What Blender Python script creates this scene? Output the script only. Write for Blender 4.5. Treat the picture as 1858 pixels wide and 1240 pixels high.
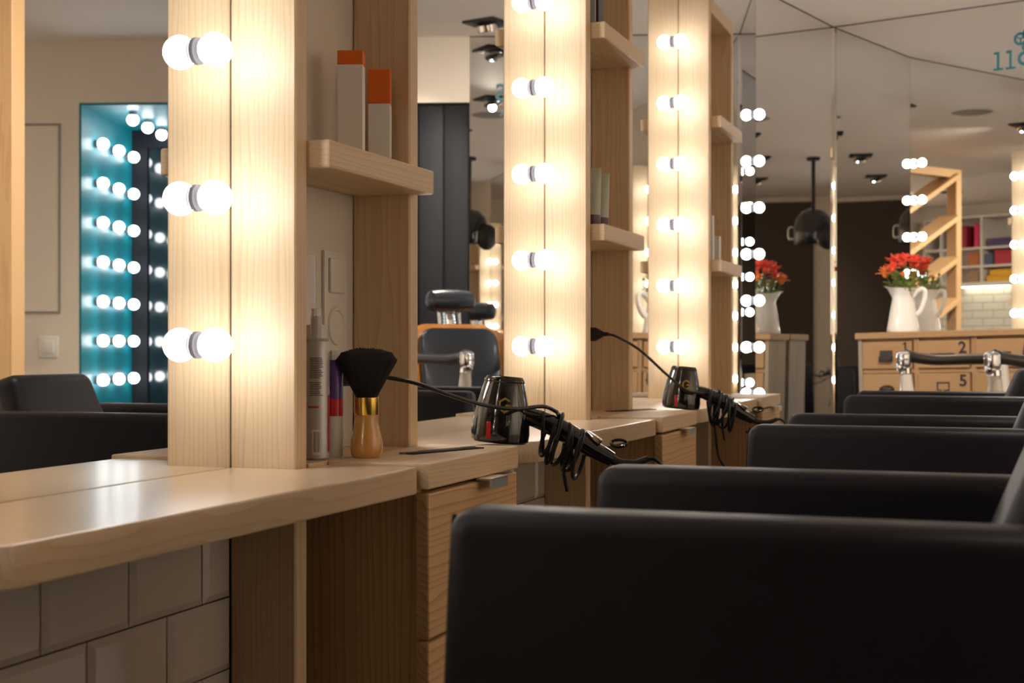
import bpy, bmesh, math, random
from mathutils import Vector, Matrix
random.seed(7)
S = bpy.context.scene
C = S.collection
for o in list(bpy.data.objects): bpy.data.objects.remove(o)

# ------------------------------------------------------------------ camera, world, exposure
ZC = 0.949                                   # camera height
TH = math.atan(903 / 2580)                   # turned towards the mirror wall
cam = bpy.data.cameras.new('camera'); cam.lens = 50; cam.sensor_width = 36
cam.shift_y = 12 / 1858
cam.clip_start = 0.02
cam.dof.use_dof = True; cam.dof.focus_distance = 2.45; cam.dof.aperture_fstop = 8.0
co = bpy.data.objects.new('camera', cam); C.objects.link(co)
co.location = (1.043, 0, ZC); co.rotation_euler = (math.pi / 2, 0, TH)
S.camera = co
w = bpy.data.worlds.new('world'); S.world = w; w.use_nodes = True
w.node_tree.nodes['Background'].inputs[0].default_value = (0.02, 0.018, 0.016, 1)
w.node_tree.nodes['Background'].inputs[1].default_value = 0.3
vs = S.view_settings
vs.view_transform = 'Standard'; vs.look = 'None'; vs.gamma = 1; vs.use_curve_mapping = False
vs.exposure = 0.95
BULB = 11.5
SPOT = 95.0
NICHE_BULB = 7.0

# ------------------------------------------------------------------ materials
def nt(name):
    m = bpy.data.materials.new(name); m.use_nodes = True
    t = m.node_tree; return m, t, t.nodes['Principled BSDF']
def plain(name, col, rough=.5, metal=0, coat=0, noise=0, nscale=40, bump=0, trans=0, emit=0, spec=.5, coat_rough=.1, ior=None):
    m, t, b = nt(name)
    b.inputs['Base Color'].default_value = (*col, 1)
    b.inputs['Roughness'].default_value = rough; b.inputs['Metallic'].default_value = metal
    b.inputs['Coat Weight'].default_value = coat; b.inputs['Coat Roughness'].default_value = coat_rough
    b.inputs['Specular IOR Level'].default_value = spec
    b.inputs['Transmission Weight'].default_value = trans
    if ior: b.inputs['IOR'].default_value = ior
    if emit:
        b.inputs['Emission Color'].default_value = (*col, 1); b.inputs['Emission Strength'].default_value = emit
    if noise or bump:
        tc = t.nodes.new('ShaderNodeTexCoord'); n = t.nodes.new('ShaderNodeTexNoise')
        n.inputs['Scale'].default_value = nscale; n.inputs['Detail'].default_value = 4
        t.links.new(tc.outputs['Object'], n.inputs['Vector'])
        if noise:
            mx = t.nodes.new('ShaderNodeMix'); mx.data_type = 'RGBA'
            mx.inputs[6].default_value = (*[c * (1 - noise) for c in col], 1)
            mx.inputs[7].default_value = (*[min(1, c * (1 + noise)) for c in col], 1)
            t.links.new(n.outputs['Fac'], mx.inputs[0]); t.links.new(mx.outputs[2], b.inputs['Base Color'])
        if bump:
            bp = t.nodes.new('ShaderNodeBump'); bp.inputs['Strength'].default_value = bump
            bp.inputs['Distance'].default_value = .002
            t.links.new(n.outputs['Fac'], bp.inputs['Height']); t.links.new(bp.outputs[0], b.inputs['Normal'])
    return m
def wood(name, axis, light, dark, rings=50, rough=.5, coat=.0, contrast=.5, knots=True, stretch=.07):
    m, t, b = nt(name); N = t.nodes.new; L = t.links.new
    tc = N('ShaderNodeTexCoord'); oi = N('ShaderNodeObjectInfo')
    mp = N('ShaderNodeMapping')
    sc = [1, 1, 1]; sc[axis] = stretch
    mp.inputs['Scale'].default_value = sc
    off = N('ShaderNodeVectorMath'); off.operation = 'MULTIPLY_ADD'
    rv = N('ShaderNodeCombineXYZ')
    for i in range(3): L(oi.outputs['Random'], rv.inputs[i])
    k = [.13, .17, .11]; k[axis] = 3.0
    off.inputs[1].default_value = k; L(rv.outputs[0], off.inputs[0])
    L(tc.outputs['Object'], off.inputs[2])
    L(off.outputs[0], mp.inputs['Vector'])
    sh = N('ShaderNodeVectorMath'); sh.inputs[1].default_value = (.08, .06, .09)
    L(mp.outputs[0], sh.inputs[0])
    wv = N('ShaderNodeTexWave'); wv.wave_type = 'RINGS'; wv.rings_direction = 'XYZ'[axis]
    wv.wave_profile = 'SAW'
    wv.inputs['Scale'].default_value = rings; wv.inputs['Distortion'].default_value = 13
    wv.inputs['Detail'].default_value = 2; wv.inputs['Detail Scale'].default_value = .6
    L(sh.outputs[0], wv.inputs['Vector'])
    rp = N('ShaderNodeValToRGB')
    rp.color_ramp.elements[0].position = .0; rp.color_ramp.elements[0].color = (0, 0, 0, 1)
    rp.color_ramp.elements[1].position = 1; rp.color_ramp.elements[1].color = (1, 1, 1, 1)
    e = rp.color_ramp.elements.new(.62); e.color = (.22, .22, .22, 1)
    L(wv.outputs['Fac'], rp.inputs[0])
    ns = N('ShaderNodeTexNoise'); ns.inputs['Scale'].default_value = 9; ns.inputs['Detail'].default_value = 3
    L(mp.outputs[0], ns.inputs['Vector'])
    ml = N('ShaderNodeMath'); ml.operation = 'MULTIPLY'; L(rp.outputs[0], ml.inputs[0]); ml.inputs[1].default_value = contrast
    ad = N('ShaderNodeMath'); ad.operation = 'MULTIPLY_ADD'; ad.use_clamp = True
    L(ns.outputs['Fac'], ad.inputs[0]); ad.inputs[1].default_value = .35; L(ml.outputs[0], ad.inputs[2])
    mx = N('ShaderNodeMix'); mx.data_type = 'RGBA'
    mx.inputs[6].default_value = (*light, 1); mx.inputs[7].default_value = (*dark, 1)
    L(ad.outputs[0], mx.inputs[0]); last = mx.outputs[2]
    if knots:
        mp2 = N('ShaderNodeMapping'); s2 = [1, 1, 1]; s2[axis] = .55; mp2.inputs['Scale'].default_value = s2
        L(off.outputs[0], mp2.inputs['Vector'])
        vo = N('ShaderNodeTexVoronoi'); vo.inputs['Scale'].default_value = 3.1; L(mp2.outputs[0], vo.inputs['Vector'])
        kr = N('ShaderNodeValToRGB')
        kr.color_ramp.elements[0].position = .03; kr.color_ramp.elements[0].color = (1, 1, 1, 1)
        kr.color_ramp.elements[1].position = .075; kr.color_ramp.elements[1].color = (0, 0, 0, 1)
        L(vo.outputs['Distance'], kr.inputs[0])
        km = N('ShaderNodeMath'); km.operation = 'MULTIPLY'; km.inputs[1].default_value = .7; L(kr.outputs[0], km.inputs[0])
        mk = N('ShaderNodeMix'); mk.data_type = 'RGBA'; L(km.outputs[0], mk.inputs[0]); L(last, mk.inputs[6])
        mk.inputs[7].default_value = (.22, .10, .035, 1); last = mk.outputs[2]
    L(last, b.inputs['Base Color'])
    b.inputs['Roughness'].default_value = rough; b.inputs['Coat Weight'].default_value = coat
    b.inputs['Coat Roughness'].default_value = .16
    return m
PL, PD = (.80, .625, .415), (.62, .395, .20)
PINE = [wood('pine_grain_%s' % a, i, PL, PD) for i, a in enumerate('xyz')]
DPINE = [wood('cabinet_pine_%s' % a, i, (.74, .50, .28), (.47, .26, .10), contrast=.7, rings=30) for i, a in enumerate('xyz')]
CPINE = wood('counter_pine', 1, (.77, .60, .41), (.60, .40, .22), rough=.32, coat=.35)
FPINE = [wood('frame_pine_%s' % a, i, (.72, .47, .24), (.5, .28, .11), rough=.5, coat=0) for i, a in enumerate('xyz')]
OAK = [wood('aged_wood_%s' % a, i, (.42, .25, .115), (.27, .145, .06), rings=36, rough=.6, coat=0, contrast=.6) for i, a in enumerate('xyz')]
GREYWOOD = wood('grey_weathered_wood', 2, (.36, .28, .20), (.24, .18, .12), rough=.6, coat=0, contrast=.6)
MIRROR = plain('mirror_glass', (.895, .895, .88), .0, 1)
MIRROR.node_tree.nodes['Principled BSDF'].inputs['Specular IOR Level'].default_value = .5
WALL = plain('beige_wall_paint', (.74, .665, .57), .75, noise=.03, nscale=6, bump=.06)
CEIL = plain('ceiling_paint', (.86, .79, .735), .8, noise=.02, nscale=3)
BROWN = plain('dark_brown_paint', (.055, .035, .022), .6, noise=.1)
FLOOR = plain('dark_floor', (.085, .07, .056), .4, noise=.15, nscale=8)
TILE = plain('white_glazed_tile', (.60, .55, .50), .09, coat=.5, noise=.015, nscale=5)
GROUT = plain('dark_grout', (.06, .052, .045), .9)
TEAL = plain('teal_paint', (.006, .19, .235), .4, noise=.05)
TEALINK = plain('teal_vinyl', (.0, .12, .15), .5, noise=.03)
BLACKDOOR = plain('black_painted_wood', (.010, .011, .015), .65, noise=.2, nscale=20, spec=.25)
BLACKGLASS = plain('black_glossy_glass', (.008, .008, .012), .05, coat=1, spec=.8)
LEATHER = plain('navy_black_leather', (.0115, .012, .020), .45, noise=.15, nscale=60, bump=.12, spec=.38)
LEATHER2 = plain('black_barber_leather', (.014, .017, .023), .28, noise=.15, nscale=30, bump=.05, coat=.3)
CHROME = plain('chrome', (.82, .83, .85), .08, 1)
BRUSHED = plain('brushed_steel', (.80, .79, .77), .42, 1)
ARMBAR = plain('dark_polished_arm', (.10, .085, .075), .28, .75)
DARKMETAL = plain('dark_metal', (.05, .04, .035), .4, .8)
BLACKPL = plain('glossy_black_plastic', (.008, .008, .009), .12, coat=.8, coat_rough=.05)
MATTBLACK = plain('matt_black_plastic', (.012, .012, .013), .5)
CORD = plain('black_cord_rubber', (.010, .010, .011), .32)
GOLD = plain('gold_metal', (.75, .50, .10), .22, 1)
GOLDINK = plain('gold_print', (.62, .42, .10), .35, .6)
RED = plain('red_plastic', (.62, .012, .02), .3, coat=.3)
WHITEPL = plain('white_plastic', (.74, .72, .68), .35)
GREYPL = plain('grey_lamp_holder', (.16, .15, .17), .5)
PORC = plain('cream_porcelain', (.80, .74, .62), .18, coat=.6)
ENAMEL = plain('white_enamel', (.84, .81, .75), .15, coat=.7)
ORANGEWOOD = plain('varnished_orange_wood', (.42, .17, .035), .25, coat=.6, noise=.25, nscale=18)
BRISTLE = plain('black_bristle', (.006, .005, .005), .8, noise=.4, nscale=300)
HANDLEWOOD = plain('varnished_beech', (.60, .30, .075), .22, coat=.7, noise=.12, nscale=30)
CARTON = plain('white_carton', (.86, .83, .79), .5)
ORANGE = plain('orange_carton', (.85, .17, .015), .5)
BLACKCARTON = plain('black_carton', (.012, .012, .014), .35, coat=.2)
INK = plain('dark_print', (.06, .055, .05), .6)
CANGREY = plain('silver_grey_can', (.48, .47, .47), .35, .35)
CLEAR = plain('clear_plastic', (.93, .93, .93), .08, trans=.85, ior=1.3)
MAROON = plain('maroon_print', (.38, .015, .07), .4)
PURPLE = plain('purple_plastic', (.10, .04, .22), .35, coat=.3)
TUBE = plain('pearl_tube', (.62, .60, .58), .25, coat=.4)
GREENTUBE = plain('pale_green_tube', (.50, .53, .42), .35, coat=.3)
PLUM = plain('plum_cap', (.13, .055, .10), .35)
STENCIL = plain('black_stencil_paint', (.03, .022, .018), .8)
PETAL = plain('red_petal', (.92, .075, .035), .5, noise=.3, nscale=25)
PETALO = plain('orange_petal', (.95, .22, .035), .5, noise=.3, nscale=25)
LEAF = plain('leaf_green', (.24, .31, .055), .5, noise=.35, nscale=30)
STEM = plain('stem_green', (.10, .16, .03), .6)
WHITELAM = plain('white_laminate', (.66, .61, .55), .4)
GREYDISC = plain('grey_disc', (.30, .28, .26), .6)
def emitter(name, col, strength):
    m = bpy.data.materials.new(name); m.use_nodes = True; t = m.node_tree
    t.nodes.clear(); e = t.nodes.new('ShaderNodeEmission'); o = t.nodes.new('ShaderNodeOutputMaterial')
    e.inputs[0].default_value = (*col, 1); e.inputs[1].default_value = strength
    t.links.new(e.outputs[0], o.inputs[0]); return m
GLOW = emitter('lit_bulb_glass', (1, .98, .965), BULB)
GLOW2 = emitter('lit_niche_bulb_glass', (.92, .96, 1.0), NICHE_BULB)
STRIP = emitter('lit_strip_lamp', (1, .93, .72), 5)
def brick_tile():
    m, t, b = nt('white_subway_tiles'); tc = t.nodes.new('ShaderNodeTexCoord'); mp = t.nodes.new('ShaderNodeMapping')
    mp.inputs['Rotation'].default_value = (math.pi / 2, 0, 0)
    br = t.nodes.new('ShaderNodeTexBrick'); t.links.new(tc.outputs['Object'], mp.inputs[0]); t.links.new(mp.outputs[0], br.inputs[0])
    br.inputs['Color1'].default_value = br.inputs['Color2'].default_value = (.74, .71, .62, 1)
    br.inputs['Mortar'].default_value = (.33, .30, .25, 1)
    br.inputs['Scale'].default_value = 1; br.inputs['Brick Width'].default_value = .26; br.inputs['Row Height'].default_value = .085
    br.inputs['Mortar Size'].default_value = .004
    t.links.new(br.outputs[0], b.inputs['Base Color']); b.inputs['Roughness'].default_value = .2
    return m
SUBWAY = brick_tile()

# ------------------------------------------------------------------ mesh helpers
def BM(): return bmesh.new()
def box(bm, x0, x1, y0, y1, z0, z1, bev=0, seg=2, mat=None):
    M = Matrix.Translation(((x0 + x1) / 2, (y0 + y1) / 2, (z0 + z1) / 2)) @ Matrix.Diagonal((abs(x1 - x0), abs(y1 - y0), abs(z1 - z0), 1))
    if mat is not None: M = mat @ M
    v = bmesh.ops.create_cube(bm, size=1, matrix=M)['verts']
    if bev:
        e = list({e for q in v for e in q.link_edges})
        bmesh.ops.bevel(bm, geom=e, offset=bev, segments=seg, affect='EDGES', profile=.5, clamp_overlap=True)
    return bm
def hull8(bm, bottom, top, bev=0, seg=2):
    vb = [bm.verts.new(p) for p in bottom]; vt = [bm.verts.new(p) for p in top]; n = len(vb)
    f = [bm.faces.new(vb[::-1]), bm.faces.new(vt)]
    for i in range(n): f.append(bm.faces.new((vb[i], vb[(i + 1) % n], vt[(i + 1) % n], vt[i])))
    bmesh.ops.recalc_face_normals(bm, faces=f)
    if bev:
        e = list({e for q in f for e in q.edges})
        bmesh.ops.bevel(bm, geom=e, offset=bev, segments=seg, affect='EDGES', profile=.5, clamp_overlap=True)
    return bm
def prism(bm, pts, z0, z1, bev=0, seg=2, axis='z'):
    def P(a, b, c): return (a, b, c) if axis == 'z' else ((a, c, b) if axis == 'y' else (c, a, b))
    return hull8(bm, [P(a, b, z0) for a, b in pts], [P(a, b, z1) for a, b in pts], bev, seg)
def lathe(bm, prof, n=24, M=None, sx=1, sy=1):
    M = M or Matrix.Identity(4); rings = []
    for r, z in prof:
        if r < 1e-6: rings.append([bm.verts.new(M @ Vector((0, 0, z)))])
        else: rings.append([bm.verts.new(M @ Vector((sx * r * math.cos(2 * math.pi * i / n), sy * r * math.sin(2 * math.pi * i / n), z))) for i in range(n)])
    fs = []
    for a, b in zip(rings, rings[1:]):
        for i in range(n):
            j = (i + 1) % n
            q = [a[i % len(a)], a[j % len(a)], b[j % len(b)], b[i % len(b)]]
            u = []
            for v in q:
                if v not in u: u.append(v)
            if len(u) > 2: fs.append(bm.faces.new(u))
    for r, rev in ((rings[0], True), (rings[-1], False)):
        if len(r) > 1: fs.append(bm.faces.new(r[::-1] if rev else r))
    bmesh.ops.recalc_face_normals(bm, faces=fs)
    return bm
def spline(pts, k=8):
    P = [Vector(p) for p in pts]; P = [P[0] * 2 - P[1]] + P + [P[-1] * 2 - P[-2]]; out = []
    for i in range(1, len(P) - 2):
        a, b, c, d = P[i - 1:i + 3]
        for j in range(k):
            t = j / k
            out.append(.5 * ((2 * b) + (c - a) * t + (2 * a - 5 * b + 4 * c - d) * t * t + (3 * b - a - 3 * c + d) * t ** 3))
    out.append(P[-2]); return out
def tube(bm, pts, r, n=8, smooth=6, flat=1.0):
    pts = spline(pts, smooth) if smooth else [Vector(p) for p in pts]
    up = Vector((0, 0, 1)); rings = []; N = len(pts); nrm = None
    for i, p in enumerate(pts):
        d = (pts[min(i + 1, N - 1)] - pts[max(i - 1, 0)]).normalized()
        if nrm is None: nrm = d.orthogonal().normalized() if abs(d.z) > .95 else d.cross(up).normalized()
        nrm = (nrm - d * nrm.dot(d)).normalized(); bn = d.cross(nrm)
        rr = r(i / (N - 1)) if callable(r) else r
        rings.append([bm.verts.new(p + (nrm * math.cos(2 * math.pi * j / n) + bn * math.sin(2 * math.pi * j / n) * flat) * rr) for j in range(n)])
    fs = []
    for a, b in zip(rings, rings[1:]):
        for j in range(n): fs.append(bm.faces.new((a[j], a[(j + 1) % n], b[(j + 1) % n], b[j])))
    fs.append(bm.faces.new(rings[0][::-1])); fs.append(bm.faces.new(rings[-1]))
    bmesh.ops.recalc_face_normals(bm, faces=fs)
    return bm
def sphere(bm, c, r, u=16, v=10, sc=(1, 1, 1)):
    bmesh.ops.create_uvsphere(bm, u_segments=u, v_segments=v, radius=r, matrix=Matrix.Translation(c) @ Matrix.Diagonal((*sc, 1)))
    return bm
def mesh_of(bm, name, mat, sharp=38):
    me = bpy.data.meshes.new(name); bm.to_mesh(me); bm.free()
    if mat: me.materials.append(mat)
    me.polygons.foreach_set('use_smooth', [True] * len(me.polygons)); me.set_sharp_from_angle(angle=math.radians(sharp))
    return me
def obj(name, bm, mat, parent=None, label=None, loc=None, rotz=0):
    me = bm if isinstance(bm, bpy.types.Mesh) else mesh_of(bm, name, mat, 20 if (mat and ('pine' in mat.name or 'wood' in mat.name and 'varnish' not in mat.name)) else 38)
    o = bpy.data.objects.new(name, me); C.objects.link(o)
    if parent: o.parent = parent
    if loc: o.location = loc
    if rotz: o.rotation_euler = (0, 0, rotz)
    if label: o['label'] = label
    return o
def tag(o, label, cat, group=None):
    o['label'] = label; o['category'] = cat
    if group: o['group'] = group
    return o
def thing(name, label, cat, loc=(0, 0, 0), rotz=0, group=None):
    o = bpy.data.objects.new(name, None); C.objects.link(o); o.empty_display_size = .05
    o.location = loc; o.rotation_euler = (0, 0, rotz)
    return tag(o, label, cat, group)
def struct(name, bm, mat, label=None, loc=None, rotz=0):
    o = obj(name, bm, mat, None, label, loc, rotz); o['kind'] = 'structure'
    o['category'] = name.split('_')[0]
    return o
def dup(root, loc, label, rotz=None, group=None):
    def cp(o, parent):
        c = o.copy(); C.objects.link(c); c.parent = parent
        for ch in list(o.children):
            if ch is not c: cp(ch, c)
        return c
    r = cp(root, None); r.location = loc; r['label'] = label
    if rotz is not None: r.rotation_euler = (0, 0, rotz)
    if group: r['group'] = group
    return r
def text_bm(s, size, depth, bold=0):
    cu = bpy.data.curves.new('txt', 'FONT'); cu.body = s; cu.size = size; cu.extrude = depth; cu.offset = bold; cu.align_x = 'CENTER'; cu.resolution_u = 3
    o = bpy.data.objects.new('txt', cu); me = bpy.data.meshes.new_from_object(o)
    bm = bmesh.new(); bm.from_mesh(me); bpy.data.objects.remove(o); bpy.data.meshes.remove(me)
    bmesh.ops.transform(bm, matrix=Matrix.Rotation(math.pi / 2, 4, 'X'), verts=bm.verts)   # stands upright, faces -y
    return bm

# ------------------------------------------------------------------ the room
CEILZ = 2.52; CT = .78; UT = .785           # ceiling, counter top, drawer unit top
PER = 1.443                                  # station pitch along the mirror wall
Q = Vector((.23, 7.08)); HB = math.radians(-16.8)   # corner of the end wall, its turn
def bw(s, d, z=0):                            # end wall frame -> world
    c, n = math.cos(HB), math.sin(HB)
    return (Q.x + s * c - d * n, Q.y + s * n + d * c, z)
RX, RY = 5.25, -.9
struct('floor', box(BM(), -.2, RX + .2, RY - .2, 8.6, -.1, 0), FLOOR, 'smooth dark floor of the salon')
struct('ceiling', box(BM(), -.2, RX + .2, RY - .2, 8.6, CEILZ, CEILZ + .1), CEIL, 'plain beige plaster ceiling')
bm = box(BM(), -.2, -.010, RY - .2, 6.18, 0, CEILZ)
prism(bm, [(-.02, 6.19), (.212, 7.10), (.212, 7.4), (-.2, 7.4), (-.2, 6.19)], 0, CEILZ)
wall_left = struct('wall_left', bm, WALL, 'long side wall behind the mirrors and pine towers')
struct('wall_right', box(BM(), RX, RX + .2, RY - .2, 8.6, 0, CEILZ), WALL, 'beige wall across the room from the mirrors')
struct('wall_rear', box(BM(), -.2, RX + .2, RY - .2, RY, 0, CEILZ), WALL, 'beige wall behind the camera')
obj('brown_wall_panel', box(BM(), .66, 2.9, RY, RY + .02, 0, 2.47), BROWN, bpy.data.objects['wall_rear'], 'dark brown painted part of the wall')
obj('tiled_splashback', box(BM(), 3.1, RX, RY, RY + .012, .85, 1.64), SUBWAY, bpy.data.objects['wall_rear'], 'white tiled splashback below the shelves')
# end wall, in its own turned frame: s along, d outwards
D0, D1 = 1.352, 2.26; N0, N1, NT = 2.40, 3.335, 2.187; ND = .83
bm = BM()
box(bm, -.3, D0, .010, .2, 0, CEILZ); box(bm, D0, D1, .0, .2, 2.188, CEILZ); box(bm, D1, N0 - .0125, .0, .2, 0, CEILZ)
box(bm, N0 - .0125, N1 + .0125, .0, .2, NT + .0125, CEILZ); box(bm, N1 + .0125, 5.6, .0, .2, 0, CEILZ)
box(bm, D0, D1, .06, .2, 0, 2.188)
wall_back = struct('wall_back', bm, WALL, 'beige end wall with teal niche and black door', (Q.x, Q.y, 0), HB)
# teal entrance niche
for nm, a in (('side_lining', (N1, N1 + .012, .001, ND, 0, NT + .012)), ('side_lining', (N0 - .012, N0, .001, ND, 0, NT + .012)), ('top_lining', (N0, N1, .001, ND, NT, NT + .012))):
    obj(nm, box(BM(), *a), TEAL, wall_back, 'teal painted niche lining')
d2 = thing('glazed_door', 'black glazed entrance door at the back of teal niche', 'door', bw(0, ND), HB)
d2['kind'] = 'structure'; d2.name = 'door_2'
obj('pane', box(BM(), N0 + .09, N1 - .09, .02, .03, .12, NT - .1), BLACKGLASS, d2)
for a in ((N0, N0 + .09), (N1 - .09, N1)): obj('door_stile', box(BM(), a[0], a[1], 0, .05, 0, NT, .004), BLACKDOOR, d2)
obj('door_rail', box(BM(), N0 + .09, N1 - .09, 0, .05, NT - .1, NT, .004), BLACKDOOR, d2)
obj('door_rail', box(BM(), N0 + .09, N1 - .09, 0, .05, 0, .12, .004), BLACKDOOR, d2)
# black plank door
d1 = thing('door_1', 'black door of vertical planks beside the tall end mirror', 'door', bw(D0, 0), HB); d1['kind'] = 'structure'
n = 7; wd = (D1 - D0 - .01) / n
pm = mesh_of(box(BM(), .003, wd - .003, .02, .045, .01, 2.18, .005), 'plank', BLACKDOOR)
for i in range(n): obj('plank', pm, None, d1, loc=(.005 + i * wd, 0, 0))
obj('door_core', box(BM(), .0, D1 - D0, .046, .058, .0, 2.187), BLACKDOOR, d1)
obj('door_handle', tube(BM(), [(.80, .02, 1.02), (.80, -.03, 1.02), (.68, -.035, 1.02)], .008), DARKMETAL, d1)
# wall hatch and light switch
h = thing('wall_hatch', 'flush beige access hatch in the end wall beside teal niche', 'hatch', bw(3.442, 0, 1.125), HB)
obj('panel', box(BM(), .012, .60, -.004, .0, .012, .958), WALL, h)
for a in ((0, .612, 0, .010), (0, .612, .960, .970)): obj('frame_bar', box(BM(), a[0], a[1], -.006, 0, a[2], a[3]), GREYDISC, h)
for a in ((0, .010), (.602, .612)): obj('frame_bar', box(BM(), a[0], a[1], -.006, 0, .010, .960), GREYDISC, h)
sw = thing('light_switch', 'white square light switch below the access hatch', 'switch', bw(3.503, 0, .955), HB)
obj('plate', box(BM(), -.05, .05, -.009, 0, -.055, .055, .003), WHITEPL, sw); obj('rocker', box(BM(), -.03, .03, -.015, -.009, -.033, .033, .003), WHITEPL, sw)

# ------------------------------------------------------------------ mirrors
def mirror(name, label, y0, y1, z0):
    o = thing(name, label, 'mirror', (0, y0, z0))
    obj('glass', box(BM(), -.008, 0, 0, y1 - y0, 0, CEILZ - .004 - z0), MIRROR, o)
    obj('edge_trim', box(BM(), -.006, .002, 0, y1 - y0, CEILZ - .004 - z0, CEILZ - z0), DARKMETAL, o)
    return o
YA, YA2, YB, YB2 = 1.771, 1.805, 2.170, 2.205     # boards of the nearest tower
mirror('wall_mirror', 'nearest wall mirror, above the counter in the foreground', YB2 - PER, YA, .765)
mirror('wall_mirror', 'second wall mirror, reflecting the barber chair and black door', YB2, YA + PER, .765)
mirror('wall_mirror', 'third wall mirror, narrow strip reflecting the white jug', YB2 + PER, YA + 2 * PER, .765)
mirror('wall_mirror', 'farthest side wall mirror, reaching to the floor past the last tower', YB2 + 2 * PER, 6.18, .10)
L1 = math.hypot(.23, .90)
o = thing('corner_mirror', 'narrow full height mirror turned inwards at the far corner', 'mirror', (0, 6.18, 0), math.atan2(.90, .23))
obj('glass', box(BM(), .002, L1 - .002, 0, .006, .05, CEILZ - .004), MIRROR, o); obj('edge_trim', box(BM(), 0, L1, -.002, .006, CEILZ - .004, CEILZ), DARKMETAL, o)
em = thing('end_wall_mirror', 'large end wall mirror behind the wooden drawer chest', 'mirror', (Q.x, Q.y, 0), HB)
obj('glass', box(BM(), .002, D0, 0, .008, .05, CEILZ - .004), MIRROR, em); obj('edge_trim', box(BM(), 0, D0, -.002, .008, CEILZ - .004, CEILZ), DARKMETAL, em)
ce = obj('glass_edge_strip', prism(BM(), [(Q.x - .0055, Q.y - .016), (Q.x + .0065, Q.y - .016), (Q.x + .001, Q.y - .001)], .05, CEILZ - .01), MIRROR)
tag(ce, 'thin polished glass edge strip in the corner between two mirrors', 'glass strip')
# teal lettering stuck on the end mirror
st = thing('mirror_sticker', 'teal vinyl lettering stuck high on the end wall mirror', 'sticker', bw(.775, 0, 2.215), HB)
def one(x, z, hh):
    bm = BM(); box(bm, x, x + .045, -.0015, -.0002, z, z + .010); box(bm, x + .016, x + .028, -.0015, -.0002, z, z + hh); box(bm, x + .003, x + .02, -.0015, -.0002, z + hh - .012, z + hh)
    return bm
for x in (.0, .056): obj('numeral', one(x, 0, .085), TEALINK, st)
def ring(bm, cx_, cz, r0, r1, a0=0, a1=6.2832, n=28):
    for i in range(n):
        t0, t1 = a0 + (a1 - a0) * i / n, a0 + (a1 - a0) * (i + 1) / n
        hull8(bm, [(cx_ + r * math.cos(t), -.0015, cz + r * math.sin(t)) for r, t in ((r0, t0), (r1, t0), (r1, t1), (r0, t1))],
              [(cx_ + r * math.cos(t), -.0002, cz + r * math.sin(t)) for r, t in ((r0, t0), (r1, t0), (r1, t1), (r0, t1))])
    return bm
obj('lower_loop', ring(BM(), .143, .042, .020, .034), TEALINK, st)
bm = ring(BM(), .122, .132, .018, .030); [box(bm, -.018, .0, -.0015, -.0002, -.003, .003, 0, 1, Matrix.Translation((.122, 0, .132)) @ Matrix.Rotation(a_, 4, 'Y')) for a_ in (.5, 2.6, 4.7)]; obj('upper_loop', bm, TEALINK, st)
bm = ring(BM(), .160, .150, .018, .030); obj('upper_loop', bm, TEALINK, st)
obj('small_loop', ring(BM(), .148, .092, .010, .020), TEALINK, st)
bm = text_bm('S', .12, .0006, .003); bmesh.ops.transform(bm, matrix=Matrix.Translation((.42, -.001, -.02)), verts=bm.verts); obj('letter', bm, TEALINK, st)
bm = text_bm('A', .045, .0006, .001); bmesh.ops.transform(bm, matrix=Matrix.Translation((.41, -.001, -.10)), verts=bm.verts); obj('letter', bm, TEALINK, st)

# ------------------------------------------------------------------ tiles below the counters
TW, THh = .172, .102
def tile_bm(wd):
    bm = BM(); a = .0012; b = .011
    hull8(bm, [(0, a, a), (0, wd - a, a), (0, wd - a, THh - a), (0, a, THh - a)], [(.0035, a, a), (.0035, wd - a, a), (.0035, wd - a, THh - a), (.0035, a, THh - a)])
    hull8(bm, [(.0035, a, a), (.0035, wd - a, a), (.0035, wd - a, THh - a), (.0035, a, THh - a)], [(.0085, b, b), (.0085, wd - b, b), (.0085, wd - b, THh - b), (.0085, b, THh - b)])
    return bm
full = mesh_of(tile_bm(TW), 'tile', TILE, 8); cache = {}
obj('tile_grout', box(BM(), -.010, -.004, -.2, 5.1, 0, .745), GROUT, wall_left)
for st_i in (0, 1):
    y0, y1 = YB2 - PER + .055 + st_i * PER, YA + st_i * PER
    for r in range(-4, 2):
        z = .597 + r * THh; ph = 1.3537 + st_i * 8.39 * TW + (0 if r % 2 == 0 else TW / 2)
        k = math.floor((y0 - ph) / TW)
        while ph + k * TW < y1 - .004:
            a, b = max(ph + k * TW, y0), min(ph + (k + 1) * TW, y1)
            if b - a > .015:
                if b - a > TW - .001: me = full
                else:
                    key = round(b - a, 3)
                    if key not in cache: cache[key] = mesh_of(tile_bm(b - a), 'tile', TILE, 8)
                    me = cache[key]
                if z + THh < .745: obj('tile', me, None, wall_left, loc=(-.004, a, z))
            k += 1

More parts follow.
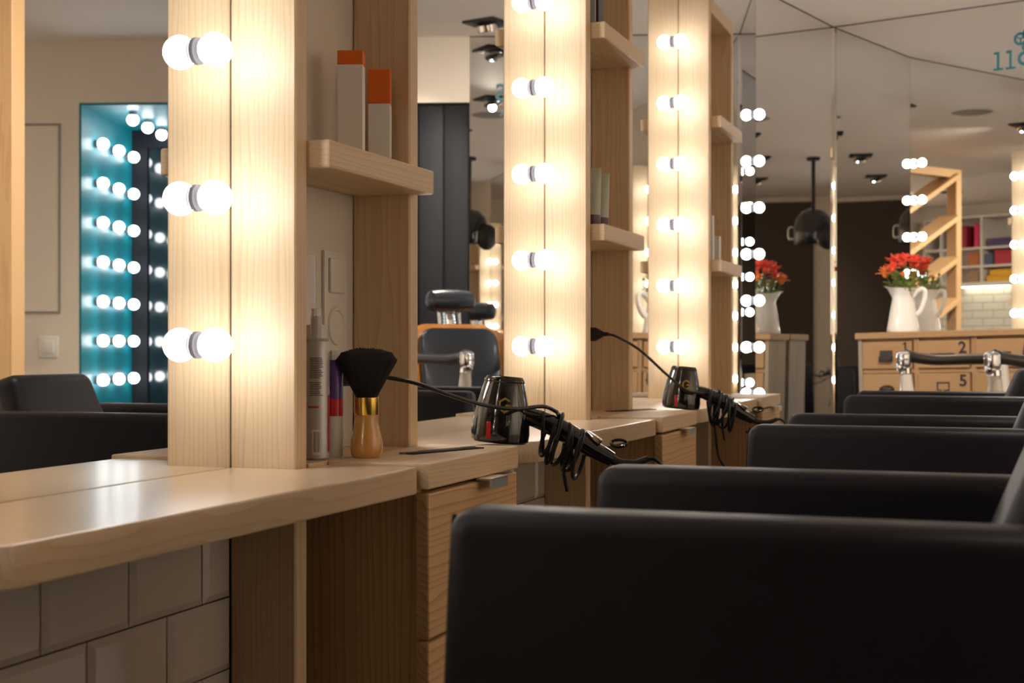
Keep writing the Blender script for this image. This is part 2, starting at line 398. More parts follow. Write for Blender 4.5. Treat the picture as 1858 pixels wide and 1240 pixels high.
# ------------------------------------------------------------------ pine towers, counters, drawer units
SH = [ZC + .255, ZC + .735]; TT = .040; TOWT = ZC + 1.17
def tower(y, label):
    t = thing('shelf_tower', label, 'shelf', (0, y, 0))
    for a, b in ((0, YA2 - YA), (YB - YA, YB2 - YA)):
        obj('side_board', box(BM(), 0, .104, a, b, 0, TOWT, .0025, 1), PINE[2], t)
    obj('top_board', box(BM(), 0, .104, YA2 - YA + .0005, YB - YA - .0005, TOWT - .05, TOWT, .002, 1), PINE[1], t)
    for z in SH:
        a, b, e = YA2 - YA + .001, YB - YA - .001, YB - YA + .022
        obj('shelf_board', prism(BM(), [(.002, a), (.139, a), (.139, e), (.1055, e), (.1055, b), (.002, b)], z, z + TT, .004, 2), PINE[1], t)
    obj('back_panel', box(BM(), -.004, .0, YA2 - YA + .001, YB - YA - .001, UT, TOWT - .051), plain('niche_white_paint_%d' % int(y * 10), (.70, .64, .56), .6), t)
    return t
tower(YA - PER, 'pine shelf tower next to the camera, seen only in reflections')
tower(YA, 'nearest pine shelf tower with orange-topped cartons on its shelf')
tower(YA + PER, 'middle pine shelf tower with black cartons and pale green tubes')
tower(YA + 2 * PER, 'farthest pine shelf tower with two small white cartons')
def counter(y, label):      # y = near end at the front
    t = thing('vanity_counter', label, 'counter', (0, y, CT - .039))
    e = 1.862 - 1.011; yb = YA - 1.011; yb2 = YA2 - 1.011
    pts = [(.0025, -.15), (.15, -.13), (.236, 0), (.249, e), (.1055, e), (.1055, yb - .0012), (.0025, yb - .0012)]
    obj('worktop', prism(BM(), pts, 0, .039, .0028, 2), CPINE, t)
    return t
for i, s in enumerate(('foreground pine counter under the nearest mirror', 'pine counter under the second mirror, behind the black hair dryer', 'pine counter under the third mirror, left of the far drawer unit')):
    counter(1.011 + i * PER, s)
def handle_bm():
    bm = BM(); box(bm, .0, .026, -.038, .038, .006, .009); box(bm, .023, .026, -.038, .038, -.008, .009); return bm
hm = mesh_of(handle_bm(), 'tab_handle', BRUSHED)
def drawer_unit(y, label):
    t = thing('drawer_unit', label, 'cabinet', (0, y, 0)); Lw = .391
    pts = [(.0015, .0), (.265, .0), (.265, Lw), (.0015, Lw), (.0015, .3415), (.1055, .3415), (.1055, .3035), (.0015, .3035)]
    obj('top_slab', prism(BM(), [(.1060, 0), (.265, 0), (.265, Lw), (.1060, Lw)], UT - .0375, UT, .003, 2), PINE[1], t)
    obj('niche_floor', box(BM(), .001, .1055, -.0585, .3040, UT - .0375, UT), PINE[1], t)
    for a in (.012, Lw - .03): obj('side_panel', box(BM(), .010, .241, a, a + .018, .06, UT - .0385), DPINE[2], t)
    obj('plinth', box(BM(), .11, .22, .03, Lw - .03, 0, .06), PINE[1], t)
    for z0, z1 in ((.533, .742), (.320, .529), (.080, .316)):
        d = obj('drawer_front', box(BM(), .2415, .264, .004, Lw - .004, z0, z1, .0035, 2), DPINE[1], t)
        obj('tab_handle', hm, None, d, 'slim brushed steel tab handle', loc=(.262, .235, z1 - .004))
    return t
UY = 1.865
drawer_unit(UY - PER, 'pine drawer unit next to the camera, seen only in reflections')
drawer_unit(UY, 'nearest pine drawer unit, below the neck brush')
drawer_unit(UY + PER, 'middle pine drawer unit, below the second hair dryer')
drawer_unit(UY + 2 * PER, 'farthest pine drawer unit at the end of the counter row')

# ------------------------------------------------------------------ bulbs on the mirrors
gm = mesh_of(sphere(BM(), (0, 0, 0), .0232, 20, 14), 'globe', GLOW)
Mx = Matrix.Rotation(math.pi / 2, 4, 'Y')
sm_ = mesh_of(lathe(BM(), [(.0185, 0), (.0185, .003), (.0165, .005), (.0160, .009), (.013, .011), (0, .011)], 20, Mx), 'socket', GREYPL)
ORD = ['lowest', 'second', 'third', 'fourth', 'fifth', 'sixth', 'seventh', 'eighth', 'ninth']
def bulb_column(y, k0, k1, where):
    for i, k in enumerate(range(k0, k1 + 1)):
        z = ZC + .0043 + .2 * k
        lab = ('lowest lit bulb' if i == 0 else ORD[i] + ' lit bulb from the bottom') + ' ' + where
        t = thing('mirror_bulb', lab, 'light bulb', (0, y, z), 0, 'globe bulbs on the side wall mirrors')
        obj('socket', sm_, None, t); obj('globe', gm, None, t, loc=(.0275, 0, 0))
YR, YL = 1.685, YB2 + .085
bulb_column(YR, 0, 5, 'left of the nearest shelf tower')
bulb_column(YR + PER, 0, 5, 'left of the middle shelf tower')
bulb_column(YR + 2 * PER, 0, 5, 'left of the farthest shelf tower')
bulb_column(6.115, -3, 5, 'at the far edge of the farthest side mirror')
bulb_column(YL - PER, 0, 5, 'beside the reflected tower next to the camera')
bulb_column(YL, 0, 5, 'hidden behind the nearest tower, right of it')
bulb_column(YL + PER, 0, 5, 'hidden behind the middle tower, right of it')
bulb_column(YL + 2 * PER, -1, 5, 'just past the farthest tower')
# niche bulbs
nb = mesh_of(sphere(BM(), (0, 0, 0), .031, 14, 10), 'globe', GLOW2)
nsock = mesh_of(lathe(BM(), [(.022, 0), (.020, .02), (0, .02)], 14), 'socket', GREYPL)
def nbulb(s, d, z, rot, lab):
    t = thing('niche_bulb', lab, 'light bulb', bw(s, d, z), HB, 'globe bulbs in the teal niche'); t.rotation_euler = rot
    obj('socket', nsock, None, t); obj('globe', nb, None, t, loc=(0, 0, .042))
rowname = ['top', 'second', 'third', 'fourth', 'fifth', 'sixth', 'bottom']; colname = ['front', 'middle', 'rear']
for r in range(7):
    for c, d in enumerate((.21, .47, .73)):
        z = 2.02 - r * .2065
        for s, ang, side in ((N1, -math.pi / 2, 'hatch'), (N0, math.pi / 2, 'door')):
            R = (Matrix.Rotation(HB, 4, 'Z') @ Matrix.Rotation(ang, 4, 'Y')).to_euler()
            nbulb(s, d, z, R, '%s bulb of the %s row on teal niche side nearer the %s' % (colname[c], rowname[r], 'wall hatch' if side == 'hatch' else 'black door'))
for c, d in enumerate((.21, .47, .73)):
    for k, s in enumerate((N1 - .20, N1 - .47, N1 - .74)):
        R = (Matrix.Rotation(HB, 4, 'Z') @ Matrix.Rotation(math.pi, 4, 'X')).to_euler()
        nbulb(s, d, NT, R, '%s ceiling bulb of the teal niche, %s from the hatch side' % (colname[c], ('first', 'second', 'third')[k]))

# ------------------------------------------------------------------ black salon armchairs (face the mirrors)
def armchair(loc, label, rotz=0):
    t = thing('salon_armchair', label, 'chair', loc, rotz, 'black salon armchairs in front of the mirrors')
    W, A, at = .27, .075, ZC - .138                     # half width, arm thickness, arm top
    for s in (-1, 1):
        y0, y1 = (-W, -W + A) if s < 0 else (W - A, W)
        bm = prism(BM(), [(-.265, at), (.27, at), (.27, .36), (-.285, .36)], y0, y1, .021, 5, 'y')
        a = obj('armrest', bm, LEATHER, t)
        yo = y0 + .022 if s < 0 else y1 - .022
        obj('piping', tube(BM(), [(-.2832, yo, .40), (-.2745, yo, .6), (-.2662, yo, at - .024), (-.262, yo, at - .010)], .0018, 6), LEATHER, a)
    hw = W - A - .004
    z0, zt = .42, .893
    bm = hull8(BM(), [(.03, -hw, z0), (.03, hw, z0), (.13, hw, z0 - .02), (.13, -hw, z0 - .02)],
               [(.222, -hw * .76, zt), (.222, hw * .76, zt), (.295, hw * .76, zt - .02), (.295, -hw * .76, zt - .02)], .026, 5)
    obj('backrest', bm, LEATHER, t)
    obj('seat', box(BM(), -.25, .06, -hw, hw, .36, .50, .03, 4), LEATHER, t)
    obj('seat_base', box(BM(), -.24, .24, -W + .04, W - .04, .31, .358, .008), LEATHER, t)
    obj('column', lathe(BM(), [(.03, .06), (.03, .309)], 20), CHROME, t)
    obj('base_plate', lathe(BM(), [(.29, 0), (.29, .012), (.24, .03), (.06, .06), (.05, .075)], 36), CHROME, t)
    bm = tube(BM(), [(-.20, -.12, .30), (-.38, -.14, .20), (-.40, -.14, .16), (-.40, .14, .16), (-.38, .14, .20), (-.20, .12, .30)], .011, 8)
    obj('footrest', bm, CHROME, t)
    return t
armchair((.852, 1.397, 0), 'nearest black salon armchair, its arm filling the lower right foreground', 0)
armchair((.865, 2.815, 0), 'middle black salon armchair in the row by the mirrors', math.radians(-.5))
armchair((.845, 4.51, 0), 'farthest black salon armchair of the row, before the barber chair', math.radians(1.2))

# ------------------------------------------------------------------ things in the nearest tower and on its unit
def carton(loc, wx, wy, hgt_, cap, label, lid, body=CARTON, rot=0, text=False, group=None):
    t = thing('carton', label, 'carton', loc, rot, group)
    if cap: obj('body', box(BM(), -wx / 2, wx / 2, -wy / 2, wy / 2, 0, hgt_ - cap, .0008, 1), body, t); obj('lid', box(BM(), -wx / 2, wx / 2, -wy / 2, wy / 2, hgt_ - cap + .0002, hgt_, .0008, 1), lid, t)
    else: obj('body', box(BM(), -wx / 2, wx / 2, -wy / 2, wy / 2, 0, hgt_, .0008, 1), body, t)
    if text:
        bm = BM(); rr = random.Random(3); z = .012
        while z < hgt_ - cap - .01:
            l = rr.uniform(.003, .009); x = -wx / 2 - .0003
            box(bm, x, -wx / 2 + .0001, -.004, .0, z, z + l); z += l + .0022
        obj('print', bm, INK, t)
    return t
S1 = SH[0] + TT; S2 = SH[1] + TT
ro = math.radians(19)
carton((.062, 2.035, S1), .040, .034, .172, .022, 'taller white carton with a thin orange top on nearest tower shelf', ORANGE, rot=ro, text=True)
carton((.068, 2.130, S1), .036, .030, .160, .056, 'shorter white carton with a deep orange top on nearest tower shelf', ORANGE, rot=ro)
# styling foam can
t = thing('spray_can', 'silver grey styling can with clear cap, in the nearest tower', 'spray can', (.080, 1.880, UT), math.radians(-60))
can = obj('body', lathe(BM(), [(0, 0), (.0165, 0), (.0195, .003), (.0195, .168), (.018, .174), (.012, .178), (0, .178)], 32), CANGREY, t)
obj('clear_cap', lathe(BM(), [(.0186, .174), (.0186, .196), (.0178, .198), (.0090, .199), (.0085, .222), (0, .222)], 32), CLEAR, t)
obj('pump_nozzle', lathe(BM(), [(.006, .178), (.006, .210), (0, .211)], 14), WHITEPL, t)
def curved_patch(r, a0, a1, z0, z1, n=8):
    bm = BM(); vs_ = []
    for i in range(n + 1):
        a = a0 + (a1 - a0) * i / n; vs_.append((bm.verts.new((r * math.cos(a), r * math.sin(a), z0)), bm.verts.new((r * math.cos(a), r * math.sin(a), z1))))
    for p, q in zip(vs_, vs_[1:]): bm.faces.new((p[0], q[0], q[1], p[1]))
    return bm
bm = BM(); rr = random.Random(5)
for blk in ((.120, .150), (.095, .114)):
    z = blk[1]
    while z > blk[0]:
        b2 = curved_patch(.0198, -.55 + math.pi * 0, .25 + rr.uniform(-.1, .25), z - .0012, z); me = bpy.data.meshes.new('x'); b2.to_mesh(me); b2.free(); bm.from_mesh(me); z -= .0026
obj('small_print', bm, INK, can)
obj('red_stripe', curved_patch(.0198, -.7, .15, .0765, .0795), MAROON, can)
obj('barcode_label', curved_patch(.0198, -.35, .3, .008, .045), WHITEPL, can)
bm = BM(); a = -.25
while a < .2:
    b2 = curved_patch(.0199, a, a + rr.choice((.014, .03)), .012, .042, 1); me = bpy.data.meshes.new('x'); b2.to_mesh(me); b2.free(); bm.from_mesh(me); a += rr.choice((.04, .06))
obj('barcode', bm, INK, can)
obj('side_stripe', curved_patch(.0198, .95, 1.30, .012, .095), MAROON, can)
# slim red and purple bottle behind
t = thing('slim_bottle', 'slim purple and red bottle behind the silver grey can', 'bottle', (.083, 1.930, UT))
obj('body', lathe(BM(), [(0, 0), (.013, 0), (.0145, .004), (.0145, .062)], 22), WHITEPL, t)
obj('red_band', lathe(BM(), [(.0146, .062), (.0146, .088)], 22), RED, t)
obj('shoulder', lathe(BM(), [(.0145, .088), (.0145, .128), (.010, .140), (.006, .146)], 22), PURPLE, t)
obj('cap', lathe(BM(), [(.0075, .146), (.0070, .160), (0, .161)], 18), CLEAR, t)
# white tube standing on its cap
def squeeze_tube(loc, hh, wd, label, mat, capmat, caph, rot, cat='tube', group=None):
    t = thing('squeeze_tube', label, cat, loc, rot, group)
    bm = BM(); rings = []; n = 20
    for i in range(9):
        f = i / 8; z = caph + (hh - caph) * f
        rx = wd / 2 * (1 + .12 * f); ry = wd / 2 * (1 - f) ** .8 * .9 + .0012
        rings.append([bm.verts.new((rx * math.cos(2 * math.pi * j / n), ry * math.sin(2 * math.pi * j / n), z)) for j in range(n)])
    for a, b in zip(rings, rings[1:]):
        for j in range(n): bm.faces.new((a[j], a[(j + 1) % n], b[(j + 1) % n], b[j]))
    bm.faces.new(rings[0][::-1]); bm.faces.new(rings[-1])
    obj('body', bm, mat, t)
    obj('cap', lathe(BM(), [(0, 0), (wd * .47, 0), (wd * .5, .002), (wd * .5, caph - .0004)], 22), capmat, t)
    return t
tb = squeeze_tube((.040, 1.925, UT), .305, .036, 'tall pearl white tube standing behind the silver grey can', TUBE, WHITEPL, .035, math.radians(70))
# sockets in the niches
def socket_plate(y, label):
    t = thing('wall_socket', label, 'socket', (0, y, .985))
    obj('frame', box(BM(), 0, .006, -.041, .041, -.122, .122, .002), WHITEPL, t)
    obj('round_outlet', lathe(BM(), [(.032, .0062), (.030, .009), (.026, .009), (.024, .0066), (0, .0066)], 24, Matrix.Rotation(math.pi / 2, 4, 'Y')), WHITEPL, t)
    obj('round_outlet', lathe(BM(), [(.032, .0062), (.030, .009), (.026, .009), (.024, .0066), (0, .0066)], 24, Matrix.Translation((0, 0, -.081)) @ Matrix.Rotation(math.pi / 2, 4, 'Y')), WHITEPL, t)
    obj('rocker', box(BM(), .006, .011, -.028, .028, .054, .110, .002), WHITEPL, t)
socket_plate(2.095, 'white double socket and switch inside the nearest tower')
socket_plate(2.095 + PER, 'white double socket and switch inside the middle tower')
# neck brush
t = thing('neck_brush', 'black bristle neck brush with gold collar standing by nearest tower', 'brush', (.133, 1.940, UT))
obj('handle', lathe(BM(), [(0, 0), (.019, 0), (.0225, .003), (.0245, .012), (.0238, .026), (.0195, .042), (.0172, .054), (.0178, .062), (.0178, .064)], 40), HANDLEWOOD, t)
obj('collar', lathe(BM(), [(.0180, .064), (.0183, .065), (.0183, .090), (.0178, .0905)], 40), GOLD, t)
bm = BM(); n = 150; rr = random.Random(11)
lathe(bm, [(.0165, .090), (.020, .098), (.038, .130), (.0455, .143), (.046, .1465), (.0385, .1575), (.022, .162), (0, .1635)], 40, Matrix.Identity(4), 1, .5)
for i in range(420):
    a = rr.uniform(0, 6.283); q = math.sqrt(rr.random())
    b0 = Vector((.0155 * q * math.cos(a), .0155 * q * math.sin(a) * .8, .092)); e = Vector((.0470 * q * math.cos(a), .0245 * q * math.sin(a), .1645 - .0185 * q ** 3 + rr.uniform(-.002, .0012)))
    d = (e - b0); s_ = Vector((.00035, .0002, 0))
    v = [bm.verts.new(p) for p in (b0 - s_, b0 + s_, e + s_, e - s_)]; bm.faces.new(v)
br = obj('bristles', bm, BRISTLE, t); br.rotation_euler = (0, 0, math.radians(15))
# flat combs lying on the units
def comb(loc, rot, label):
    t = thing('hair_comb', label, 'comb', loc, rot)
    obj('spine', box(BM(), -.09, .09, -.004, .006, 0, .003, .001, 1), CLEAR, t)
    bm = BM()
    for i in range(44): box(bm, -.086 + i * .004, -.0845 + i * .004, -.022, -.004, 0, .002)
    obj('teeth', bm, MATTBLACK, t)
comb((.185, 2.10, UT), math.radians(72), 'flat comb lying on the nearest drawer unit')
comb((.10, 2.18 + PER, UT), math.radians(65), 'flat comb lying on the middle drawer unit')

# ------------------------------------------------------------------ hair dryers with wrapped cords
def dryer(y, label, hang, cordlabel, cordpts):
    base = Vector((.205, y, UT + .0005))
    t = thing('hair_dryer', label, 'hair dryer', base)
    tilt = Matrix.Rotation(math.radians(5), 4, Vector((-.33, .94, 0)))
    obj('barrel', lathe(BM(), [(0, .0), (.0455, 0), (.0500, .004), (.0515, .016), (.0495, .040), (.0435, .072), (.0365, .100), (.0335, .112), (.0310, .1145), (.0300, .110), (0, .110)], 40, tilt), BLACKPL, t)
    obj('rim_ring', lathe(BM(), [(.0348, .104), (.0360, .1065), (.0352, .109), (.0340, .109)], 36, tilt), BLACKPL, t)
    # red switch tab and gold mark on the side that faces the room
    fr = Matrix.Rotation(math.radians(-92), 4, 'Z')
    obj('red_tab', box(BM(), .0485, .0525, -.0045, .0045, .004, .033, .001, 1, fr @ Matrix.Rotation(math.radians(-6), 4, 'Y')), RED, t)
    bm = BM()
    gm_ = tilt @ Matrix.Rotation(math.radians(-66), 4, 'Z') @ Matrix.Translation((.0452, 0, .066)) @ Matrix.Rotation(math.radians(-14), 4, 'Y')
    hexp = [(.010 * math.cos(math.radians(a)), .012 * math.sin(math.radians(a))) for a in (40, 90, 150, 210, 270, 330, 0)]
    for (a, b), (c, d) in zip(hexp, hexp[1:]):
        L_ = math.hypot(c - a, d - b); an = math.atan2(d - b, c - a)
        box(bm, -.0006, .0010, -L_ / 2 - .001, L_ / 2 + .001, -.0016, .0016, 0, 1, gm_ @ Matrix.Translation((0, (a + c) / 2, (b + d) / 2)) @ Matrix.Rotation(an, 4, 'X'))
    box(bm, -.0006, .0010, .001, .010, -.0016, .0016, 0, 1, gm_)
    obj('gold_emblem', bm, GOLDINK, t)
    # handle points out into the room and droops
    H = [(.036, .008, .050), (.075, .022, .036), (.115, .037, .014), (.150, .050, -.010), (.185, .062, -.030)]
    obj('handle', tube(BM(), H, lambda f: .0185 + .006 * math.sin(f * 3.1) - .003 * f, 16, 8, .8), BLACKPL, t)
    obj('switch_block', box(BM(), -.016, .016, -.008, .008, -.004, .004, .002, 2, Matrix.Translation((.158, .045, .009)) @ Matrix.Rotation(.55, 4, 'Y')), CHROME, t)
    bm = BM(); pts = []
    for i in range(21):
        a = 2 * math.pi * i / 20; pts.append((.197 + .013 * math.cos(a), .066 + .003 * math.cos(a), -.002 + .006 * math.sin(a)))
    obj('hanging_loop', tube(bm, pts, .0028, 8, 2), BLACKPL, t)
    tail = [(.183, .061, -.029), (.20, .066, -.036), (.225, .074, -.036), (.246, .080, -.028)]
    obj('cord_guard', tube(BM(), tail, lambda f: .0085 - .003 * f, 10, 6), MATTBLACK, t)
    rr = random.Random(int(y * 100))
    bm = BM(); pts = [(.246, .080, -.028), (.258, .084, -.030), (.268, .088, -.045), (.262, .075, -.085), (.22, .05, -.085), (.17, .035, -.060)]
    ax = Vector((.93, .31, -.20)).normalized(); u = ax.cross(Vector((0, 0, 1))).normalized(); v = u.cross(ax)
    obj('loose_cord', tube(BM(), pts, .0034, 8, 6), CORD, t)
    for q in range(9):
        c0 = Vector((.074 + q * .0075, .020 + q * .0027, .024 - q * .0036 - .007 * (q % 3))); R = .037 + rr.uniform(-.006, .007); sk = rr.uniform(-.35, .35)
        pts = []
        for i in range(15):
            a = 2 * math.pi * i / 14
            pts.append(c0 + u * R * .82 * math.cos(a) + v * (R * math.sin(a) - .006) + ax * (sk * R * math.sin(a + q)))
        bm = BM(); tube(bm, pts, .0036, 8, 3); obj('cord_coil', bm, CORD, t)
    e = obj('cord_band', tube(BM(), [(.10, .02, .05), (.103, .045, .03), (.105, .05, -.01), (.108, .03, -.05), (.115, .028, -.085)], .0036, 8, 6), CORD, t)
    if hang: obj('hanging_cord', tube(BM(), [(.085, .03, -.03), (.090, .026, -.07), (.098, .03, -.13), (.125, .05, -.18), (.15, .07, -.25)], .0034, 8, 8), CORD, t)
    p = thing('power_cord', cordlabel, 'cord', cordpts[0])
    o0 = Vector(cordpts[0])
    obj('cable', tube(BM(), [Vector(c) - o0 for c in cordpts], .0034, 8, 10), CORD, p)
    M = Matrix.Rotation(math.pi / 2, 4, 'Y')
    obj('plug', lathe(BM(), [(.018, -.030), (.018, -.012), (.012, .0), (.006, .010), (.005, .022)], 18, M), MATTBLACK, p)
    return t
dy = 2.328
dryer(dy, 'black hair dryer with wrapped cord on the nearest drawer unit', False, 'black dryer cord drooping from nearest tower to its dryer',
      [(.045, 2.095, .905), (.075, 2.098, .904), (.13, 2.125, .893), (.18, 2.165, .871), (.225, 2.215, .853), (.262, 2.258, .847), (.290, 2.315, .849), (.30, 2.36, .838)])
dryer(dy + PER, 'smaller looking black hair dryer with hanging cord by the middle drawer unit', True, 'black dryer cord slanting from the middle tower to second dryer',
      [(.045, 2.095 + PER, .985), (.085, 2.098 + PER, .980), (.135, 2.15 + PER, .945), (.19, 2.225 + PER, .880), (.235, 2.262 + PER, .838), (.275, 2.30 + PER, .828)])

# ------------------------------------------------------------------ cartons and tubes on the other towers
y2, y3 = PER, 2 * PER
carton((.075, 1.840 + y2, S2), .05, .040, .20, 0, 'black carton at left on the upper shelf of middle tower', None, BLACKCARTON)
carton((.070, 1.930 + y2, S2), .05, .050, .20, 0, 'black carton at right on the upper shelf of middle tower', None, BLACKCARTON)
carton((.070, 1.885 + y2, S2), .04, .028, .20, 0, 'grey carton between two black ones on middle tower', None, CARTON)
squeeze_tube((.085, 1.880 + y2, S1), .142, .042, 'left pale green tube with plum cap on middle tower', GREENTUBE, PLUM, .028, math.radians(20))
squeeze_tube((.085, 1.955 + y2, S1), .138, .042, 'right pale green tube with plum cap on middle tower', GREENTUBE, PLUM, .028, math.radians(20))
carton((.085, 1.838 + y3, S1), .040, .030, .150, 0, 'taller small white carton on the farthest tower shelf', None)
carton((.095, 1.915 + y3, S1), .036, .030, .085, 0, 'shorter small white carton on the farthest tower shelf', None)

# ------------------------------------------------------------------ numbered drawer chest before the end mirror
CH = 1.018
TILT = math.radians(-1.3)
chest = thing('drawer_chest', 'aged wooden drawer chest with stencilled numbers before the end mirror', 'chest', bw(.244, -.26, 0), HB)
chest.rotation_euler = (Matrix.Rotation(HB, 4, 'Z') @ Matrix.Rotation(TILT, 4, 'Y')).to_euler()
CW = .83
obj('top_board', box(BM(), 0, CW, -.012, .245, CH - .030, CH, .003, 1), OAK[0], chest)
for x in (.012, CW - .030): obj('side_panel', box(BM(), x, x + .018, .0, .115, .03, CH - .031), GREYWOOD, chest); obj('side_panel', box(BM(), x, x + .018, .118, .235, .03, CH - .031), GREYWOOD, chest)
obj('carcass', box(BM(), .031, CW - .031, .018, .23, .03, CH - .031), OAK[2], chest)
for x in (.275, .537): obj('upright', box(BM(), x, x + .026, .002, .0175, .03, CH - .031, .001, 1), OAK[2], chest)
ROW = .147
for r in range(3):
    zt = CH - .040 - r * ROW
    obj('rail', box(BM(), .031, CW - .031, .004, .0172, zt - ROW + .0005, zt - ROW + .018), OAK[0], chest)
def number(s, x, z):
    bm = BM()
    if s == '1':
        box(bm, -.011, .013, -.001, 0, 0, .006); box(bm, -.003, .005, -.001, 0, 0, .055); box(bm, -.011, .004, -.001, 0, .044, .049)
    else:
        b2 = text_bm(s, .072, .0005, .0022); me = bpy.data.meshes.new('x'); b2.to_mesh(me); b2.free(); bm.from_mesh(me)
    bmesh.ops.transform(bm, matrix=Matrix.Translation((x, -.0005, z)), verts=bm.verts)
    return bm
for c in range(3):
    for r in range(2):
        x0 = .033 + c * .262; zt = CH - .043 - r * ROW; z0 = zt - ROW + .023
        d = obj('drawer', box(BM(), x0, x0 + .235, -.006, .0172, z0, zt, .002, 1), OAK[0], chest)
        num = str(1 + c + 3 * r); xc, zc = x0 + .115, (z0 + zt) / 2
        if num in '1245': obj('numeral', number(num, x0 + .205, zc + .004), STENCIL, d).location = (0, -.006, 0)
        bm = BM()
        if num == '1':
            box(bm, xc - .030, xc + .030, -.009, -.006, zc - .016, zc + .022); box(bm, xc - .032, xc + .032, -.022, -.009, zc - .030, zc - .004, .004)
        elif num == '2': tube(bm, [(xc - .05, -.006, zc), (xc - .05, -.018, zc), (xc + .05, -.018, zc), (xc + .05, -.006, zc)], .004, 8, 0)
        elif num == '3': box(bm, xc - .04, xc + .04, -.014, -.006, zc - .006, zc + .006, .002); sphere(bm, (xc - .03, -.016, zc), .010, 10, 8)
        elif num == '4': lathe(bm, [(.036, 0), (.034, .010), (.024, .020), (0, .024)], 24, Matrix.Translation((xc, -.006, zc - .012)) @ Matrix.Rotation(math.pi / 2, 4, 'X') @ Matrix.Diagonal((1, .62, 1, 1)))
        elif num == '5':
            for a in ((-.028, .028, -.016, -.012), (-.028, .028, .018, .022)): box(bm, xc + a[0], xc + a[1], -.010, -.006, zc + a[2], zc + a[3])
            for a in (-.028, .024): box(bm, xc + a, xc + a + .004, -.010, -.006, zc - .012, zc + .018)
        else:
            tube(bm, [(xc + .02 * math.cos(i * .524), -.012, zc + .02 * math.sin(i * .524)) for i in range(13)], .004, 8, 2)
        obj('pull', bm, DARKMETAL, d)
        if num == '5': obj('brass_knob', sphere(BM(), (xc, -.014, zc - .022), .009, 10, 8), GOLD, d)
for r in (0, 1):
    for c in range(3):
        x0 = .033 + c * .262; z1 = CH - .043 - 2 * ROW - r * .30; z0 = z1 - (.28 if r == 0 else .25)
        obj('drawer', box(BM(), x0, x0 + .235, -.006, .0172, z0, z1, .002, 1), OAK[0], chest)
obj('plinth', box(BM(), .02, CW - .02, .02, .23, .012, .03), OAK[0], chest)
chest.location.z = -.0
def chest_top(s, d):       # s, d in the end wall frame -> point on the tilted chest top
    dx = s - .244
    return bw(.244 + dx * math.cos(TILT) + CH * math.sin(TILT), d, CH * math.cos(TILT) - dx * math.sin(TILT))
# ------------------------------------------------------------------ enamel jug
JP = Vector(chest_top(.428, -.145))
jug = thing('enamel_jug', 'white enamel jug of red flowers on the drawer chest', 'jug', JP + Vector((0, 0, .001)), HB + .15)
bm = BM(); n = 36
prof = [(.0, 0), (.072, 0), (.074, .004), (.071, .02), (.060, .09), (.052, .135), (.048, .155), (.050, .170), (.058, .192), (.066, .205)]
rings = []
for r, z in prof[1:]:
    ring_ = []
    for i in range(n):
        a = 2 * math.pi * i / n; k = 1 + (max(0, math.cos(a - math.pi)) ** 6) * (.42 if z > .2 else .28 if z > .185 else .08 if z > .16 else 0)
        ring_.append(bm.verts.new((r * k * math.cos(a), r * math.sin(a), z + (.012 * max(0, math.cos(a - math.pi)) ** 4 if z > .19 else 0))))
    rings.append(ring_)
inner = []
for r, z in ((.063, .204), (.047, .165), (.045, .15)):
    inner.append([bm.verts.new((r * math.cos(2 * math.pi * i / n), r * math.sin(2 * math.pi * i / n), z)) for i in range(n)])
allr = rings + inner
for a, b in zip(allr, allr[1:]):
    for i in range(n): bm.faces.new((a[i], a[(i + 1) % n], b[(i + 1) % n], b[i]))
bm.faces.new(rings[0][::-1]); bm.faces.new(inner[-1])
bmesh.ops.recalc_face_normals(bm, faces=bm.faces)
obj('body', bm, ENAMEL, jug)
obj('handle', tube(BM(), [(.046, 0, .165), (.062, 0, .188), (.085, 0, .200), (.100, 0, .188), (.098, 0, .150), (.082, 0, .105), (.062, 0, .080)], .0068, 10, 6, 1.5), ENAMEL, jug)
# flowers
def flower(off, tip, size, label, mat, nb=9, seed=0):
    t = thing('red_flower', label, 'flower', JP + Vector(off) + Vector((0, 0, .152)), 0, 'cut flowers in the enamel jug'); rr = random.Random(seed)
    tip = Vector(tip) - Vector(off); tip.z -= .152
    obj('stem', tube(BM(), [(0, 0, 0), tip * .5 + Vector((rr.uniform(-.006, .006), rr.uniform(-.006, .006), .004)), tip], .0022, 6, 5), STEM, t)
    bm = BM()
    for i in range(nb):
        a = 2 * math.pi * i / nb + rr.uniform(-.2, .2); el = rr.uniform(.2, 1.3)
        d = Vector((math.cos(a) * math.cos(el), math.sin(a) * math.cos(el), math.sin(el))); sd = d.cross(Vector((0, 0, 1))).normalized() * size * .34; up = sd.cross(d).normalized() * size * .12
        P_ = [tip, tip + d * size * .5 + sd + up, tip + d * size - up * .6, tip + d * size * .5 - sd + up]; P2 = [p - up * .5 for p in P_]
        hull8(bm, P2, P_)
    sphere(bm, tip, size * .33, 8, 6)
    obj('bloom', bm, mat, t, 'clustered ' + ('orange' if mat is PETALO else 'red') + ' petals')
    bm = BM()
    for i in range(5):
        f = rr.uniform(.45, .9); a = rr.uniform(0, 6.28); p = tip * f; d = Vector((math.cos(a), math.sin(a), .4)) * .034; sd = Vector((-math.sin(a), math.cos(a), 0)) * .007
        hull8(bm, [p - Vector((0, 0, .0012)), p + d * .5 + sd - Vector((0, 0, .0012)), p + d - Vector((0, 0, .006)), p + d * .5 - sd - Vector((0, 0, .0012))], [p, p + d * .5 + sd, p + d - Vector((0, 0, .005)), p + d * .5 - sd])
    obj('leaves', bm, LEAF, t); return t
u_ = Vector((math.cos(HB), math.sin(HB), 0)); v_ = Vector((-math.sin(HB), math.cos(HB), 0))
def F(a, b, z): return u_ * a + v_ * b + Vector((0, 0, z))
